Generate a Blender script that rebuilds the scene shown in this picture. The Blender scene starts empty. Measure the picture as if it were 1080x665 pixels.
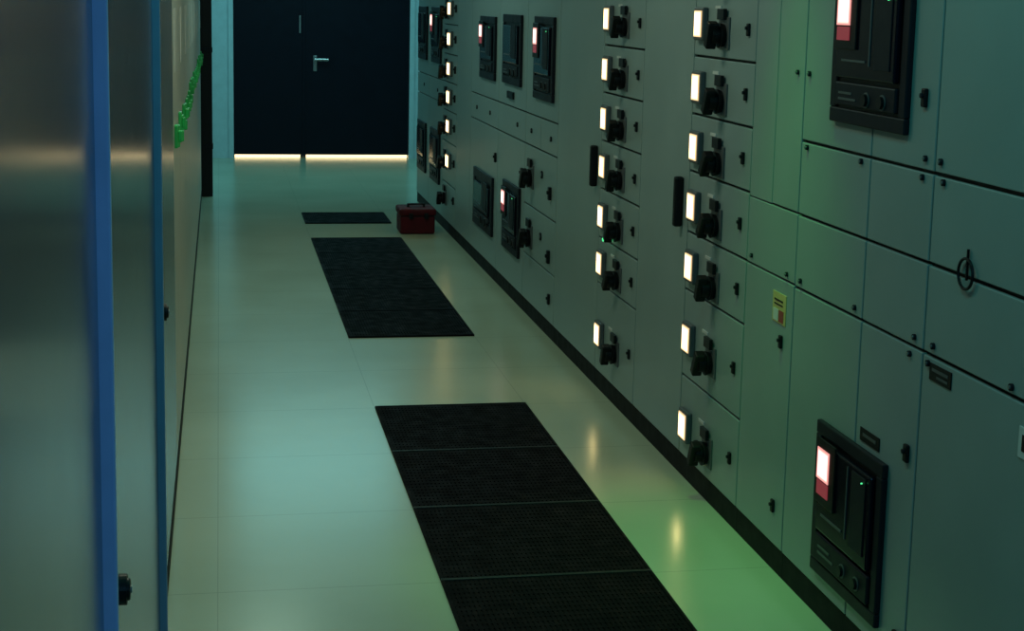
import bpy, bmesh, math, random
from mathutils import Vector, Matrix
random.seed(4)
S=bpy.context.scene
try: S.view_settings.view_transform='Standard'
except Exception: pass
COL=bpy.context.collection

# ---------------------------------------------------------------- materials
def mat(name,base,rough=.5,metal=0.,emit=None,es=0.,noise=0.,nscale=(3,3,3),bump=0.,bscale=60.,spec=.5,coat=0.):
    m=bpy.data.materials.new(name);m.use_nodes=True
    nt=m.node_tree;b=nt.nodes['Principled BSDF'];L=nt.links
    b.inputs['Base Color'].default_value=(*base,1);b.inputs['Roughness'].default_value=rough
    b.inputs['Metallic'].default_value=metal;b.inputs['Specular IOR Level'].default_value=spec
    b.inputs['Coat Weight'].default_value=coat
    if emit: 
        b.inputs['Emission Color'].default_value=(*emit,1);b.inputs['Emission Strength'].default_value=es
    tc=nt.nodes.new('ShaderNodeTexCoord')
    if noise>0:
        mp=nt.nodes.new('ShaderNodeMapping');mp.inputs['Scale'].default_value=nscale
        nz=nt.nodes.new('ShaderNodeTexNoise');nz.inputs['Detail'].default_value=5
        L.new(tc.outputs['Object'],mp.inputs[0]);L.new(mp.outputs[0],nz.inputs['Vector'])
        cr=nt.nodes.new('ShaderNodeMapRange');cr.inputs[1].default_value=.3;cr.inputs[2].default_value=.7
        cr.inputs[3].default_value=1-noise;cr.inputs[4].default_value=1+noise
        L.new(nz.outputs[0],cr.inputs[0])
        vm=nt.nodes.new('ShaderNodeVectorMath');vm.operation='SCALE';vm.inputs[0].default_value=base
        L.new(cr.outputs[0],vm.inputs['Scale']);L.new(vm.outputs[0],b.inputs['Base Color'])
        mr=nt.nodes.new('ShaderNodeMath');mr.operation='MULTIPLY';mr.inputs[1].default_value=rough
        L.new(cr.outputs[0],mr.inputs[0]);L.new(mr.outputs[0],b.inputs['Roughness'])
    if bump>0:
        n2=nt.nodes.new('ShaderNodeTexNoise');n2.inputs['Scale'].default_value=bscale
        L.new(tc.outputs['Object'],n2.inputs['Vector'])
        bp=nt.nodes.new('ShaderNodeBump');bp.inputs['Strength'].default_value=bump;bp.inputs['Distance'].default_value=.002
        L.new(n2.outputs[0],bp.inputs['Height']);L.new(bp.outputs[0],b.inputs['Normal'])
    return m
PAINT=mat('grey_enamel',(.25,.33,.325),.36,noise=.05,nscale=(1,.8,.8),bump=.05,bscale=60)
CARC=mat('cabinet_gap_black',(.006,.007,.008),.6,noise=.1)
PLINTH=mat('plinth_black',(.004,.005,.006),.7,noise=.1,spec=.2)
BLACK=mat('black_plastic',(.004,.005,.006),.45,noise=.1,spec=.25)
DGREY=mat('dark_grey_plastic',(.009,.011,.017),.5,noise=.1,spec=.18)
MGREY=mat('mid_grey_plastic',(.08,.09,.095),.45,noise=.1)
GLASS=mat('smoked_cover',(.003,.004,.011),.22,noise=.05,spec=.2)
STEEL=mat('zinc_steel',(.30,.33,.33),.35,metal=.8,noise=.1)
def screen_mat(name,centre,edge,s0,s1):
    m=bpy.data.materials.new(name);m.use_nodes=True;N=m.node_tree.nodes;L=m.node_tree.links;b=N['Principled BSDF']
    b.inputs['Base Color'].default_value=(.05,.05,.05,1);b.inputs['Roughness'].default_value=.3
    uv=N.new('ShaderNodeTexCoord');mp=N.new('ShaderNodeVectorMath');mp.operation='SUBTRACT';mp.inputs[1].default_value=(.5,.5,0)
    L.new(uv.outputs['UV'],mp.inputs[0]);ab=N.new('ShaderNodeVectorMath');ab.operation='ABSOLUTE';L.new(mp.outputs[0],ab.inputs[0])
    sp=N.new('ShaderNodeSeparateXYZ');L.new(ab.outputs[0],sp.inputs[0])
    mx=N.new('ShaderNodeMath');mx.operation='MAXIMUM';L.new(sp.outputs[0],mx.inputs[0]);L.new(sp.outputs[1],mx.inputs[1])
    mr=N.new('ShaderNodeMapRange');mr.interpolation_type='SMOOTHSTEP';mr.inputs[1].default_value=.22;mr.inputs[2].default_value=.5
    L.new(mx.outputs[0],mr.inputs[0])
    c=N.new('ShaderNodeMix');c.data_type='RGBA';c.inputs[6].default_value=(*centre,1);c.inputs[7].default_value=(*edge,1);L.new(mr.outputs[0],c.inputs[0])
    s=N.new('ShaderNodeMapRange');s.inputs[3].default_value=s0;s.inputs[4].default_value=s1;L.new(mr.outputs[0],s.inputs[0])
    L.new(c.outputs[2],b.inputs['Emission Color']);L.new(s.outputs[0],b.inputs['Emission Strength'])
    return m
LAMP=screen_mat('lit_meter_screen',(1.,.78,.28),(1.,.68,.34),13.,.95)
PINK=screen_mat('lit_trip_screen',(1.,.78,.62),(1.,.38,.34),5.,.9)
PINKD=mat('dim_red_screen',(.1,.02,.03),.3,emit=(.9,.12,.16),es=.20,noise=.02)
GREENL=mat('green_led',(.1,.5,.2),.3,emit=(.1,1,.35),es=1.,noise=.02)
GREENP=mat('green_plastic',(.02,.42,.09),.4,noise=.2)
LABEL=mat('white_label',(.6,.62,.6),.5,noise=.1)
YELLOW=mat('warning_yellow',(.55,.45,.16),.5,noise=.1)
REDL=mat('red_label',(.35,.05,.04),.5,noise=.1)
METAL_L=mat('smooth_door_blue_grey',(.055,.09,.135),.20,metal=.45,noise=.04,nscale=(2,2,2))
METAL_L2=mat('smooth_door_light',(.13,.17,.20),.24,metal=.3,noise=.04,nscale=(2,2,2))
BLUE=mat('blue_lit_edge',(.42,.54,.92),.35,noise=.05)  # blue light caught by the door edge, put into the base colour
BLUE2=mat('blue_grey_edge',(.18,.29,.48),.35,noise=.05)
WHITEC=mat('white_cabinet_paint',(.50,.54,.51),.4,noise=.06)
WALL=mat('wall_paint',(.50,.64,.68),.75,noise=.05,bump=.1)
CEIL=mat('ceiling_paint',(.20,.23,.23),.8,noise=.05)
DOORM=mat('navy_door',(.0025,.004,.011),.5,noise=.15,spec=.2)
CHROME=mat('satin_chrome',(.7,.7,.68),.25,metal=1,noise=.03)
DAY=mat('daylight_gap',(.9,.9,.8),.5,emit=(1.,.74,.38),es=2.2,noise=.02)
RED=mat('red_toolbox',(.075,.005,.009),.65,noise=.2,spec=.2)
GRILL=mat('grille_black',(.0018,.0018,.0030),.75,noise=.2,spec=.08)
GRF=mat('grille_edge',(.014,.026,.024),.5,noise=.1,spec=.3)

def floor_mat():
    m=bpy.data.materials.new('vinyl_floor_tiles');m.use_nodes=True
    nt=m.node_tree;N=nt.nodes;L=nt.links;b=N['Principled BSDF']
    tc=N.new('ShaderNodeTexCoord');sx=N.new('ShaderNodeSeparateXYZ');L.new(tc.outputs['Object'],sx.inputs[0])
    def line(out,off,pitch,w):
        a=N.new('ShaderNodeMath');a.operation='SUBTRACT';a.inputs[1].default_value=off;L.new(out,a.inputs[0])
        p=N.new('ShaderNodeMath');p.operation='PINGPONG';p.inputs[1].default_value=pitch/2;L.new(a.outputs[0],p.inputs[0])
        c=N.new('ShaderNodeMath');c.operation='LESS_THAN';c.inputs[1].default_value=w;L.new(p.outputs[0],c.inputs[0])
        return c.outputs[0]
    lx=line(sx.outputs[0],.62,.635,.0014);ly=line(sx.outputs[1],6.28,.66,.002)
    mx=N.new('ShaderNodeMath');mx.operation='MAXIMUM';L.new(lx,mx.inputs[0]);L.new(ly,mx.inputs[1])
    nz=N.new('ShaderNodeTexNoise');nz.inputs['Scale'].default_value=1.3;nz.inputs['Detail'].default_value=4;L.new(tc.outputs['Object'],nz.inputs['Vector'])
    n3=N.new('ShaderNodeTexNoise');n3.inputs['Scale'].default_value=120;n3.inputs['Detail'].default_value=2;L.new(tc.outputs['Object'],n3.inputs['Vector'])
    cr=N.new('ShaderNodeValToRGB');cr.color_ramp.elements[0].position=.3;cr.color_ramp.elements[1].position=.7
    cr.color_ramp.elements[0].color=(.41,.46,.325,1);cr.color_ramp.elements[1].color=(.47,.52,.375,1);L.new(nz.outputs[0],cr.inputs[0])
    m2=N.new('ShaderNodeMix');m2.data_type='RGBA';L.new(cr.outputs[0],m2.inputs[6]);m2.inputs[7].default_value=(.16,.21,.16,1)
    fc=N.new('ShaderNodeMath');fc.operation='MULTIPLY';fc.inputs[1].default_value=.36;L.new(mx.outputs[0],fc.inputs[0])
    L.new(fc.outputs[0],m2.inputs[0]);L.new(m2.outputs[2],b.inputs['Base Color'])
    r=N.new('ShaderNodeMapRange');r.inputs[3].default_value=.20;r.inputs[4].default_value=.25;L.new(nz.outputs[0],r.inputs[0]);L.new(r.outputs[0],b.inputs['Roughness'])
    b.inputs['Specular IOR Level'].default_value=.85
    bp=N.new('ShaderNodeBump');bp.inputs['Strength'].default_value=.03;bp.inputs['Distance'].default_value=.001;L.new(n3.outputs[0],bp.inputs['Height']);L.new(bp.outputs[0],b.inputs['Normal'])
    return m
FLOOR=floor_mat()

# ---------------------------------------------------------------- mesh helpers
def add_box(bm,lo,hi,rot=0.,axis='X'):
    c=[(a+b)/2 for a,b in zip(lo,hi)];s=[abs(b-a) for a,b in zip(lo,hi)]
    M=Matrix.Translation(c)@(Matrix.Rotation(rot,4,axis) if rot else Matrix.Identity(4))@Matrix.Diagonal((*s,1))
    r=bmesh.ops.create_cube(bm,size=1,matrix=M)
    uv=bm.loops.layers.uv.verify()
    fs=set(f for v in r['verts'] for f in v.link_faces)
    for f in fs:
        for l in f.loops:
            p=l.vert.co
            l[uv].uv=((p.y-lo[1])/max(s[1],1e-6),(p.z-lo[2])/max(s[2],1e-6))
def add_cyl(bm,c,r,d,axis='X',seg=20,r2=None):
    R={'X':Matrix.Rotation(math.pi/2,4,'Y'),'Y':Matrix.Rotation(math.pi/2,4,'X'),'Z':Matrix.Identity(4)}[axis]
    bmesh.ops.create_cone(bm,cap_ends=True,segments=seg,radius1=r,radius2=r if r2 is None else r2,depth=d,matrix=Matrix.Translation(c)@R)
class Thing:
    """one real-world object: an Empty with child meshes"""
    def __init__(s,name,loc=(0,0,0)):
        s.e=bpy.data.objects.new(name,None);s.e.location=loc;COL.objects.link(s.e);s.loc=Vector(loc);s.p={}
    def bm(s,part,m,bev=0.):
        if part not in s.p: s.p[part]=(bmesh.new(),m,bev)
        return s.p[part][0]
    def box(s,part,m,lo,hi,bev=0.,rot=0.,axis='X'): add_box(s.bm(part,m,bev),lo,hi,rot,axis)
    def cyl(s,part,m,c,r,d,axis='X',seg=20,r2=None,bev=0.): add_cyl(s.bm(part,m,bev),c,r,d,axis,seg,r2)
    def done(s):
        for part,(b,m,bev) in s.p.items():
            me=bpy.data.meshes.new(part);bmesh.ops.translate(b,verts=b.verts,vec=-s.loc);b.to_mesh(me);b.free();me.materials.append(m)
            o=bpy.data.objects.new(part,me);o.parent=s.e;COL.objects.link(o)
            if bev>0:
                md=o.modifiers.new('bevel','BEVEL');md.width=bev;md.segments=2;md.limit_method='ANGLE'
def single(name,m,boxes,bev=0.):
    b=bmesh.new()
    for lo,hi in boxes: add_box(b,lo,hi)
    me=bpy.data.meshes.new(name);b.to_mesh(me);b.free();me.materials.append(m)
    o=bpy.data.objects.new(name,me);COL.objects.link(o)
    if bev: 
        md=o.modifiers.new('bevel','BEVEL');md.width=bev;md.segments=2
    return o

# ---------------------------------------------------------------- room shell
XL,XR,Y0,Y1,ZC=-.85,2.75,-1.6,16.5,3.0
single('floor',FLOOR,[((XL-.1,Y0-.1,-.1),(XR+.1,Y1+.3,0))])
single('ceiling',CEIL,[((XL-.1,Y0-.1,ZC),(XR+.1,Y1+.3,ZC+.1))])
single('wall_left',WALL,[((XL-.1,Y0-.1,0),(XL,Y1+.2,ZC))])
single('wall_right',WALL,[((XR,Y0-.1,0),(XR+.1,Y1+.2,ZC))])
single('wall_back',CEIL,[((XL,Y0-.1,0),(XR,Y0,ZC))])
DX0,DX1,DZ=.14,1.97,2.15
single('wall_front',WALL,[((XL,Y1,0),(DX0-.05,Y1+.15,ZC)),((DX1+.05,Y1,0),(XR,Y1+.15,ZC)),((DX0-.05,Y1,DZ+.05),(DX1+.05,Y1+.15,ZC))])
single('trim_1',WALL,[((DX0-.05,Y1-.015,0),(DX0,Y1+.15,DZ)),((DX1,Y1-.015,0),(DX1+.05,Y1+.15,DZ)),((DX0-.05,Y1-.015,DZ),(DX1+.05,Y1+.15,DZ+.05))])
d=Thing('door_1',(DX0,Y1,0))
mid=.87
d.box('leaf_left',DOORM,(DX0+.005,Y1+.02,.035),(mid-.004,Y1+.07,DZ-.005),.003)
d.box('leaf_right',DOORM,(mid+.004,Y1+.02,.035),(DX1-.005,Y1+.07,DZ-.005),.003)
d.box('astragal',DOORM,(mid-.02,Y1+.008,.04),(mid+.012,Y1+.02,DZ-.01),.002)
d.box('daylight_gap',DAY,(DX0+.01,Y1+.072,.0),(mid-.04,Y1+.08,.035))
d.box('daylight_gap_2',DAY,(mid+.02,Y1+.072,.0),(DX1-.01,Y1+.08,.035))
hx,hz=.98,1.03
d.box('lock_plate',STEEL,(hx-.018,Y1+.008,hz-.12),(hx+.018,Y1+.02,hz+.04),.003)
d.cyl('lever_neck',CHROME,(hx,Y1-.01,hz),.010,.05,'Y')
d.box('lever',CHROME,(hx-.012,Y1-.04,hz-.011),(hx+.14,Y1-.022,hz+.011),.004)
d.cyl('cylinder',STEEL,(hx,Y1+.004,hz-.08),.012,.01,'Y')
d.box('upper_bolt',STEEL,(.815,Y1+.004,1.30),(.832,Y1+.02,1.48),.003)
d.done()

# ---------------------------------------------------------------- switchgear parts (front plane x=XF)
XF=1.62
def panel(t,y0,y1,z0,z1,g=.0035,part='door_panels'):
    t.box(part,PAINT,(XF,y0+g,z0+g*1.2),(XF+.014,y1-g,z1-g*1.2),.0025)
def lock(t,y,z,s=1.):
    t.box('latches',BLACK,(XF-.010*s,y-.011*s,z-.022*s),(XF,y+.011*s,z+.022*s),.003)
    t.cyl('latch_pins',DGREY,(XF-.012*s,y,z+.005),.006*s,.008)
def screw(t,y,z,r=.008):
    t.cyl('screws',DGREY,(XF-.003,y,z),r,.007,seg=16)
    t.cyl('screw_heads',STEEL,(XF-.008,y,z),r*.5,.004,seg=12)
def lamp(t,y,z,w=.076,h=.088):
    t.box('meter_bezels',MGREY,(XF-.020,y-w/2-.014,z-h/2-.012),(XF,y+w/2+.014,z+h/2+.012),.005)
    t.box('meter_screens',LAMP,(XF-.0235,y-w/2,z-h/2),(XF-.0195,y+w/2,z+h/2),0)
def rotary(t,y,z,ang=.5,s=1.):
    t.box('switch_plates',MGREY,(XF-.006,y-.055*s,z-.045*s),(XF,y+.055*s,z+.06*s),.003)
    t.box('switch_nameplates',BLACK,(XF-.018,y-.028*s,z+.050*s),(XF-.0055,y+.040*s,z+.086*s),.002)
    t.cyl('switch_collars',BLACK,(XF-.014,y,z),.042*s,.020,r2=.036*s,seg=28,bev=.002)
    t.cyl('switch_hubs',BLACK,(XF-.034,y,z),.028*s,.030,seg=24,bev=.002)
    t.box('switch_grips',BLACK,(XF-.064,y-.017*s,z-.044*s),(XF-.030,y+.017*s,z+.044*s),.005,rot=ang,axis='X')
def feeder(t,y0,y1,z0,z1,lz,sw,swz,lockz=None,ly=None):
    panel(t,y0,y1,z0,z1)
    lamp(t,ly,lz); rotary(t,sw,swz,ang=random.choice([.35,.45,.5,.6]))
    lock(t,y0+.07,(z0+z1)/2 if lockz is None else lockz,.9)
    t.box('feeder_tags',LABEL,(XF-.003,ly-.19,lz+.052),(XF,ly-.13,lz+.062),.0)
    t.cyl('push_buttons',DGREY,(XF-.006,ly-.12,lz-.03),.010,.012,seg=16)
def breaker(t,y0,y1,z0,z1,lit=True,scr=None):
    w=y1-y0;h=z1-z0
    fr=.035*w/.42
    for lo,hi in [((y0,z0),(y1,z0+fr)),((y0,z1-fr),(y1,z1)),((y0,z0+fr),(y0+fr,z1-fr)),((y1-fr,z0+fr),(y1,z1-fr))]:
        t.box('breaker_bezels',DGREY,(XF-.016,lo[0],lo[1]),(XF,hi[0],hi[1]),.004)
    t.box('breaker_bodies',BLACK,(XF-.008,y0+fr,z0+fr),(XF,y1-fr,z1-fr),.0)
    t.box('breaker_lower_covers',DGREY,(XF-.022,y0+fr*1.2,z0+fr*1.2),(XF-.008,y1-fr*1.2,z0+h*.28),.004)
    for k in (.25,.46):
        t.cyl('breaker_buttons',BLACK,(XF-.026,y0+w*k,z0+h*.18),.014*w/.42,.012,seg=20)
        t.cyl('breaker_button_rings',MGREY,(XF-.0225,y0+w*k,z0+h*.18),.018*w/.42,.003,seg=20)
    t.box('breaker_slots',MGREY,(XF-.024,y0+w*.60,z0+h*.16),(XF-.021,y0+w*.84,z0+h*.175),.0)
    t.box('breaker_slots',MGREY,(XF-.024,y0+w*.66,z0+h*.20),(XF-.021,y0+w*.84,z0+h*.215),.0)
    t.box('breaker_covers',GLASS,(XF-.026,y0+fr*1.3,z0+h*.31),(XF-.009,y1-fr*1.3,z1-fr*1.3),.005)
    t.box('breaker_faceplates',DGREY,(XF-.029,y0+w*.16,z0+h*.38),(XF-.0255,y0+w*.36,z0+h*.86),.002)
    t.box('breaker_lines',MGREY,(XF-.0285,y0+w*.42,z0+h*.40),(XF-.0255,y0+w*.43,z0+h*.86),.0)
    t.box('breaker_indicators',MGREY,(XF-.0285,y0+w*.48,z0+h*.42),(XF-.0255,y0+w*.80,z0+h*.435),.0)
    if lit:
        t.box('trip_unit_bezels',BLACK,(XF-.032,y0+w*.60,z0+h*.50),(XF-.026,y0+w*.90,z0+h*.92),.002)
        t.box('trip_screens',PINK,(XF-.0345,y0+w*.68,z0+h*.66),(XF-.0315,y0+w*.86,z0+h*.86),0)
        t.box('trip_screens_dim',PINKD,(XF-.0345,y0+w*.68,z0+h*.56),(XF-.0315,y0+w*.85,z0+h*.65),0)
        t.cyl('trip_leds',GREENL,(XF-.033,y0+w*.19,z1-h*.17),.002,.004,seg=10)
def cabinet(y0,y1):
    t=Thing('switchgear_cabinet',(XF+.4,(y0+y1)/2,0))
    t.box('carcass',CARC,(XF+.015,y0+.001,.08),(XR-.25,y1-.001,2.1))
    t.box('plinth',PLINTH,(XF+.006,y0+.001,0),(XR-.25,y1-.001,.079))
    return t
ZT=2.1
# A : nearest
t=cabinet(1.0,3.355)
for y0,y1 in ((1.0,2.2),(2.2,3.355)):
    for z0,z1 in ((.08,.88),(.88,1.09),(1.09,1.30),(1.30,ZT)): panel(t,y0,y1,z0,z1,.0042)
t.box('nameplates',BLACK,(XF-.003,3.20,.825),(XF,3.31,.865),.001)
t.box('nameplate_text',MGREY,(XF-.004,3.215,.848),(XF-.0029,3.295,.855));t.box('nameplate_text',MGREY,(XF-.004,3.215,.834),(XF-.0029,3.27,.840))
t.box('labels',LABEL,(XF-.003,2.80,.765),(XF,2.885,.83),.0);t.box('label_marks',BLACK,(XF-.004,2.83,.78),(XF-.0029,2.87,.815))
for y,z in ((3.30,1.285),(3.32,1.33),(3.30,.905),(3.32,.86),(2.93,.90)): screw(t,y,z)
b=t.bm('seal_ring',BLACK)
n=28
R0,r0=.034,.0035
vs=[[b.verts.new((XF-.008+r0*math.cos(q),3.155+(R0+r0*math.sin(q))*math.cos(a),1.10+(R0+r0*math.sin(q))*math.sin(a))) for q in [2*math.pi*j/8 for j in range(8)]] for a in [2*math.pi*i/n for i in range(n)]]
for i in range(n):
    for j in range(8):
        b.faces.new((vs[i][j],vs[(i+1)%n][j],vs[(i+1)%n][(j+1)%8],vs[i][(j+1)%8]))
t.box('seal_pin',BLACK,(XF-.007,3.153,1.085),(XF-.002,3.157,1.155))
t.done()
# B : main breakers
t=cabinet(3.355,4.20)
m=3.715
panel(t,3.355,m,1.30,ZT);panel(t,m,4.20,1.30,ZT)
for z0,z1 in ((.88,1.09),(1.09,1.30)): panel(t,3.355,m,z0,z1);panel(t,m,4.20,z0,z1)
panel(t,3.355,m,.08,.88);panel(t,m,4.20,.08,.88)
breaker(t,3.50,3.97,1.375,1.76);breaker(t,3.50,3.94,.135,.56)
for y,z in ((3.41,1.285),(3.40,1.33),(3.77,1.285),(4.15,1.285),(4.16,1.49),(3.40,.905),(3.42,.86),(3.76,.905),(4.15,.905)): screw(t,y,z,.0075)
lock(t,3.42,1.47);lock(t,3.40,.62);lock(t,3.40,.15)
t.box('nameplates',BLACK,(XF-.003,3.56,.575),(XF,3.68,.61),.001);t.box('nameplate_text',MGREY,(XF-.004,3.58,.59),(XF-.0029,3.66,.598))
t.done()
# C
t=cabinet(4.20,4.62)
panel(t,4.20,4.62,.08,.885);panel(t,4.20,4.42,1.09,ZT);panel(t,4.42,4.62,1.09,ZT,.0015);panel(t,4.20,4.62,.885,1.09,.0015)
t.box('warning_stickers',YELLOW,(XF-.002,4.255,.75),(XF,4.365,.84))
t.box('warning_marks',REDL,(XF-.003,4.27,.755),(XF-.0019,4.31,.79));t.box('warning_marks_white',LABEL,(XF-.003,4.315,.755),(XF-.0019,4.355,.79))
t.box('warning_text',BLACK,(XF-.003,4.28,.815),(XF-.0019,4.35,.820));t.box('warning_text',BLACK,(XF-.003,4.28,.803),(XF-.0019,4.35,.807))
lock(t,4.28,.70,.9);lock(t,4.28,.20,.9);screw(t,4.25,1.49,.007);screw(t,4.26,.905,.007);screw(t,4.57,.91,.007)
t.done()
# D feeders
t=cabinet(4.62,5.26)
zs=[.08,.37,.68,.885,1.10,1.30,1.50,1.70,1.90,ZT]
lz=[.204,.517,.773,.984,1.19,1.395,1.61,1.80]
for i,l in enumerate(lz): feeder(t,4.62,5.26,zs[i],zs[i+1],l,4.93,l-.033,ly=5.165)
panel(t,4.62,5.26,1.90,ZT)
t.done()
def handle(t,y,z):
    t.box('pull_handle',BLACK,(XF-.032,y-.016,z-.09),(XF,y+.016,z+.09),.008)
t=cabinet(5.26,5.91);panel(t,5.26,5.91,.08,ZT);handle(t,5.335,.98);t.done()
# E feeders
t=cabinet(5.91,6.56)
zs=[.08,.47,.67,.883,1.09,1.296,1.497,1.70,1.90,ZT]
lz=[.255,.567,.771,.984,1.189,1.397,1.608,1.80]
for i,l in enumerate(lz): feeder(t,5.91,6.56,zs[i],zs[i+1],l,6.20,l-.03,ly=6.46)
panel(t,5.91,6.56,1.90,ZT)
t.cyl('green_led',GREENL,(XF-.02,6.33,.69),.008,.04)
t.done()
t=cabinet(6.56,7.45);panel(t,6.56,7.45,.08,ZT);handle(t,6.63,.97);t.done()
# F
t=cabinet(7.45,8.27)
panel(t,7.45,8.27,1.085,ZT)
for y0,y1 in ((7.45,7.86),(7.86,8.27)): panel(t,y0,y1,.92,1.085)
for z0,z1 in ((.08,.33),(.33,.60),(.60,.92)): panel(t,7.45,8.27,z0,z1)
breaker(t,7.55,8.03,1.18,1.60)
for z in (.75,.43): rotary(t,8.08,z,.5,1.2);lock(t,7.58,z-.02,1.5);screw(t,7.8,z+.05,.02)
for y in (7.6,8.1): screw(t,y,1.0,.013)
lock(t,7.55,.2,1.2);t.done()
t=cabinet(8.27,9.12)
panel(t,8.27,9.12,1.085,ZT);panel(t,8.27,9.12,.92,1.085);panel(t,8.27,9.12,.08,.92)
breaker(t,8.40,8.95,1.21,1.60,lit=False);breaker(t,8.36,8.86,.27,.66)
t.box('label_plates',BLACK,(XF-.012,8.62,1.13),(XF,8.80,1.17));screw(t,8.5,1.0,.013);lock(t,8.33,.75,1.3);t.done()
t=cabinet(9.12,10.15)
panel(t,9.12,10.15,1.085,ZT);panel(t,9.12,10.15,.92,1.085);panel(t,9.12,10.15,.08,.92)
breaker(t,9.22,9.76,1.20,1.58);breaker(t,9.22,9.92,.26,.62,lit=False)
screw(t,9.4,1.0,.013);screw(t,9.9,1.0,.013);lock(t,9.17,.75,1.3);t.done()
t=cabinet(10.15,10.78);panel(t,10.15,10.78,.08,ZT);t.done()
# G feeders
t=cabinet(10.78,11.45)
zs=[.08,.36,.66,.885,1.09,1.29,1.50,1.70,ZT]
lz=[.27,.533,.782,.99,1.19,1.40,1.613]
for i,l in enumerate(lz):
    panel(t,10.78,11.45,zs[i],zs[i+1])
    if i>0: lamp(t,11.08,l,.13,.085)
    rotary(t,11.28,l-.03,.5,1.1);lock(t,10.86,l,1.2)
panel(t,10.78,11.45,1.70,ZT);t.done()
# H
for (y0,y1,n) in ((11.45,12.25,0),(12.25,12.98,1)):
    t=cabinet(y0,y1)
    panel(t,y0,y1,1.085,ZT);panel(t,y0,y1,.92,1.085);panel(t,y0,y1,.08,.92)
    breaker(t,y0+.12,y0+.62,1.20,1.62,lit=(n==0));breaker(t,y0+.12,y0+.62,.30,.70,lit=False)
    screw(t,y0+.3,1.0,.013);t.done()

# ---------------------------------------------------------------- floor grilles
def grille(x0,x1,y0,y1,edge=True):
    t=Thing('floor_grille',((x0+x1)/2,(y0+y1)/2,0))
    f=.005
    E=GRF if edge else GRILL
    t.box('pan',GRILL,(x0,y0,.0005),(x1,y1,.004))
    t.box('frame',E,(x0,y0,.004),(x1,y0+f,.009));t.box('frame',E,(x0,y1-f,.004),(x1,y1,.009))
    t.box('frame_sides',GRILL,(x0,y0+f,.004),(x0+.010,y1-f,.009));t.box('frame_sides',GRILL,(x1-.010,y0+f,.004),(x1,y1-f,.009))
    n=44
    p=(x1-x0-.020)/n
    for i in range(n):
        x=x0+.010+(i+.5)*p
        t.box('slats',GRILL,(x-p*.34,y0+f,.004),(x+p*.34,y1-f,.0065))
    for i in range(19):
        y=y0+(i+1)*(y1-y0)/20
        t.box('cross_bars',GRILL,(x0+.010,y-.006,.004),(x1-.010,y+.006,.0068))
    t.done()
for k in range(5): grille(.622,1.255,6.28-.66*(k+1)+.001,6.28-.66*k-.001)
for k in range(5): grille(.622,1.255,7.63+.654*k+.001,7.63+.654*(k+1)-.001,False)
grille(.622,1.265,11.64,12.22,False)

# ---------------------------------------------------------------- red toolbox
t=Thing('red_toolbox',(1.40,11.2,0))
t.box('body',RED,(1.27,11.08,.003),(1.52,11.34,.13),.012)
t.box('lid',RED,(1.262,11.072,.134),(1.528,11.348,.185),.014)
t.box('seam',BLACK,(1.275,11.085,.129),(1.515,11.335,.135))
t.box('clasps',BLACK,(1.33,11.062,.115),(1.36,11.074,.155),.003);t.box('clasps',BLACK,(1.44,11.062,.115),(1.47,11.074,.155),.003)
t.box('handle',BLACK,(1.33,11.19,.200),(1.46,11.22,.212),.005);t.box('handle_posts',BLACK,(1.33,11.19,.18),(1.345,11.22,.205));t.box('handle_posts',BLACK,(1.445,11.19,.18),(1.46,11.22,.205))
t.done()

# ---------------------------------------------------------------- left cabinets
XLc=-.155
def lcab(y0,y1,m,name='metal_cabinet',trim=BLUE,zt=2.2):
    t=Thing(name,(XLc-.3,(y0+y1)/2,0))
    t.box('carcass',CARC,(XL+.02,y0+.001,.06),(XLc-.022,y1-.001,zt))
    t.box('plinth',PLINTH,(XL+.02,y0+.001,0),(XLc+.002,y1-.001,.059))
    t.box('door',m,(XLc-.020,y0+.004,.07),(XLc,y1-.024 if trim else y1-.004,zt-.01),.003)
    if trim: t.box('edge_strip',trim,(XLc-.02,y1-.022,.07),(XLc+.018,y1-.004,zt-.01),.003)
    return t
def knob(t,y,z,s=1.):
    t.cyl('knob_collar',BLACK,(XLc+.005,y,z),.024*s,.010,seg=24)
    t.cyl('knob',BLACK,(XLc+.011,y,z),.017*s,.008,seg=24,bev=.002)
    t.cyl('knob_centre',STEEL,(XLc+.016,y,z),.006*s,.003,seg=12)
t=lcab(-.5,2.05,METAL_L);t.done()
t=lcab(2.05,3.83,METAL_L,trim=BLUE2);knob(t,2.36,.766);t.done()
t=lcab(3.83,5.40,METAL_L2,trim=None);knob(t,4.26,.82);t.done()
ys=[5.40,6.3,7.2,8.1,9.0,9.9,10.8,11.7,12.6,13.2]
for a,bb in zip(ys[:-1],ys[1:]):
    t=lcab(a,bb,WHITEC,'battery_cabinet',trim=None)
    for k in range(3):
        y=a+.15+k*.28
        if y<bb-.08:
            dz=random.uniform(-.02,.02)
            t.box('green_tags',GREENP,(XLc,y-.03,1.13+dz),(XLc+.012,y+.03,1.21+dz),.004)
            t.box('green_tags',GREENP,(XLc+.012,y-.015,1.15+dz),(XLc+.026,y+.015,1.19+dz),.004)
    t.box('notice',LABEL,(XLc,a+.2,1.40),(XLc+.002,a+.5,1.62))
    t.done()
t=Thing('cable_riser',(-.13,13.35,0))
t.box('duct',BLACK,(-.20,13.28,.0),(-.062,13.42,ZC-.002),.006)
for z in (.4,1.2,2.0,2.8): t.box('straps',DGREY,(-.205,13.27,z),(-.057,13.43,z+.04),.003)
t.done()

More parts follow.
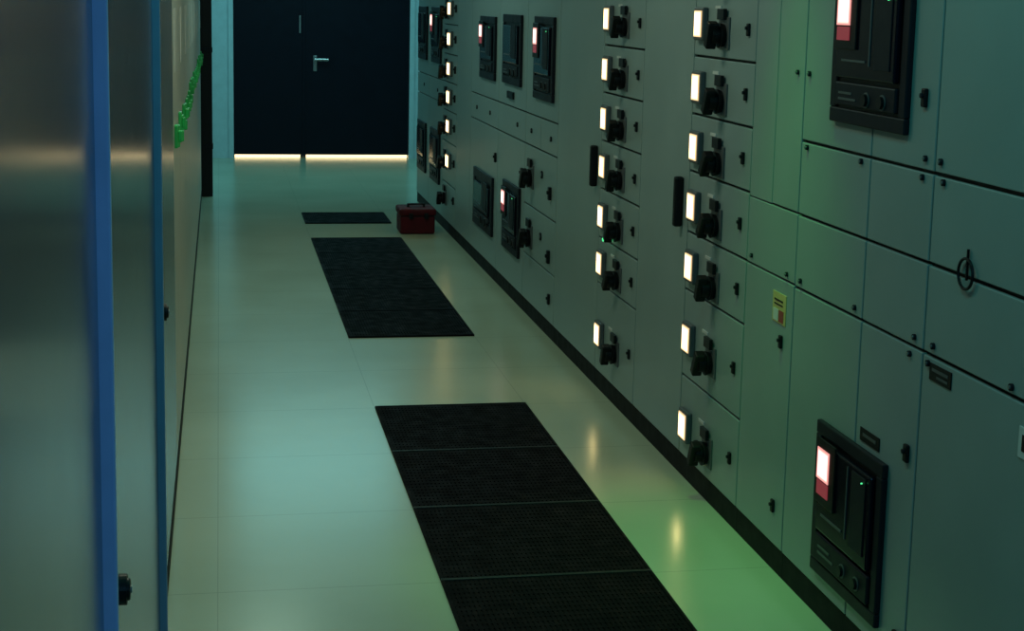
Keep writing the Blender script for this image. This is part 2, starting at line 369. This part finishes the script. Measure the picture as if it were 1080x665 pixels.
# ---------------------------------------------------------------- lights
def area(name,loc,size,energy,col,rot=(0,0,0),sy=None):
    l=bpy.data.lights.new(name,'AREA');l.energy=energy;l.color=col;l.size=size
    if sy: l.shape='RECTANGLE';l.size_y=sy
    o=bpy.data.objects.new(name,l);o.location=loc;o.rotation_euler=rot;COL.objects.link(o);return o
area('ceiling_light_far',(.9,14.6,2.9),1.6,36,(.28,.87,.92),sy=1.8)
area('ceiling_light_middle',(.30,9.0,2.9),.3,17,(.66,1.,.80),sy=1.6)
area('ceiling_light_near',(.15,5.2,2.9),.3,18,(.88,1.,.74),sy=1.4)
area('blue_fill_camera',(.7,-.6,2.6),.5,15,(.18,.62,1.),rot=(math.radians(35),0,0),sy=.8)  # added unseen blue fill behind the camera, brightens the edge strip
area('teal_fill_near',(.6,2.8,2.9),.3,9,(.14,.95,.84),sy=.5)  # added unseen teal fill, tints the near cabinet fronts
l=bpy.data.lights.new('green_floor_spot','SPOT');l.energy=85;l.color=(.10,1.,.12);l.spot_size=math.radians(42);l.spot_blend=1.;l.shadow_soft_size=.08  # added unseen spot, makes the green pool on the near floor
o=bpy.data.objects.new('green_floor_spot',l);o.location=(1.2,4.2,2.8);COL.objects.link(o)
o.rotation_euler=(Vector((1.38,4.3,0))-o.location).to_track_quat('-Z','Y').to_euler()
w=bpy.data.worlds.new('world');S.world=w;w.use_nodes=True
w.node_tree.nodes['Background'].inputs[0].default_value=(.02,.04,.05,1);w.node_tree.nodes['Background'].inputs[1].default_value=.3

# ---------------------------------------------------------------- camera
cd=bpy.data.cameras.new('camera');c=bpy.data.objects.new('camera',cd);COL.objects.link(c)
M=Matrix(((0.983089, 0.006912, -0.182996), (-0.181821, 0.155931, -0.97089), (0.021824, 0.987744, 0.154551)))
q=Matrix.Identity(4)
for i in range(3):
    for j in range(3): q[i][j]=M[i][j]
q[0][3],q[1][3],q[2][3]=0,0,1.67
c.matrix_world=q
cd.sensor_fit='HORIZONTAL';cd.sensor_width=36;cd.lens=36*1650/1080;cd.shift_y=-72.5/1080;cd.clip_start=.02
S.camera=c
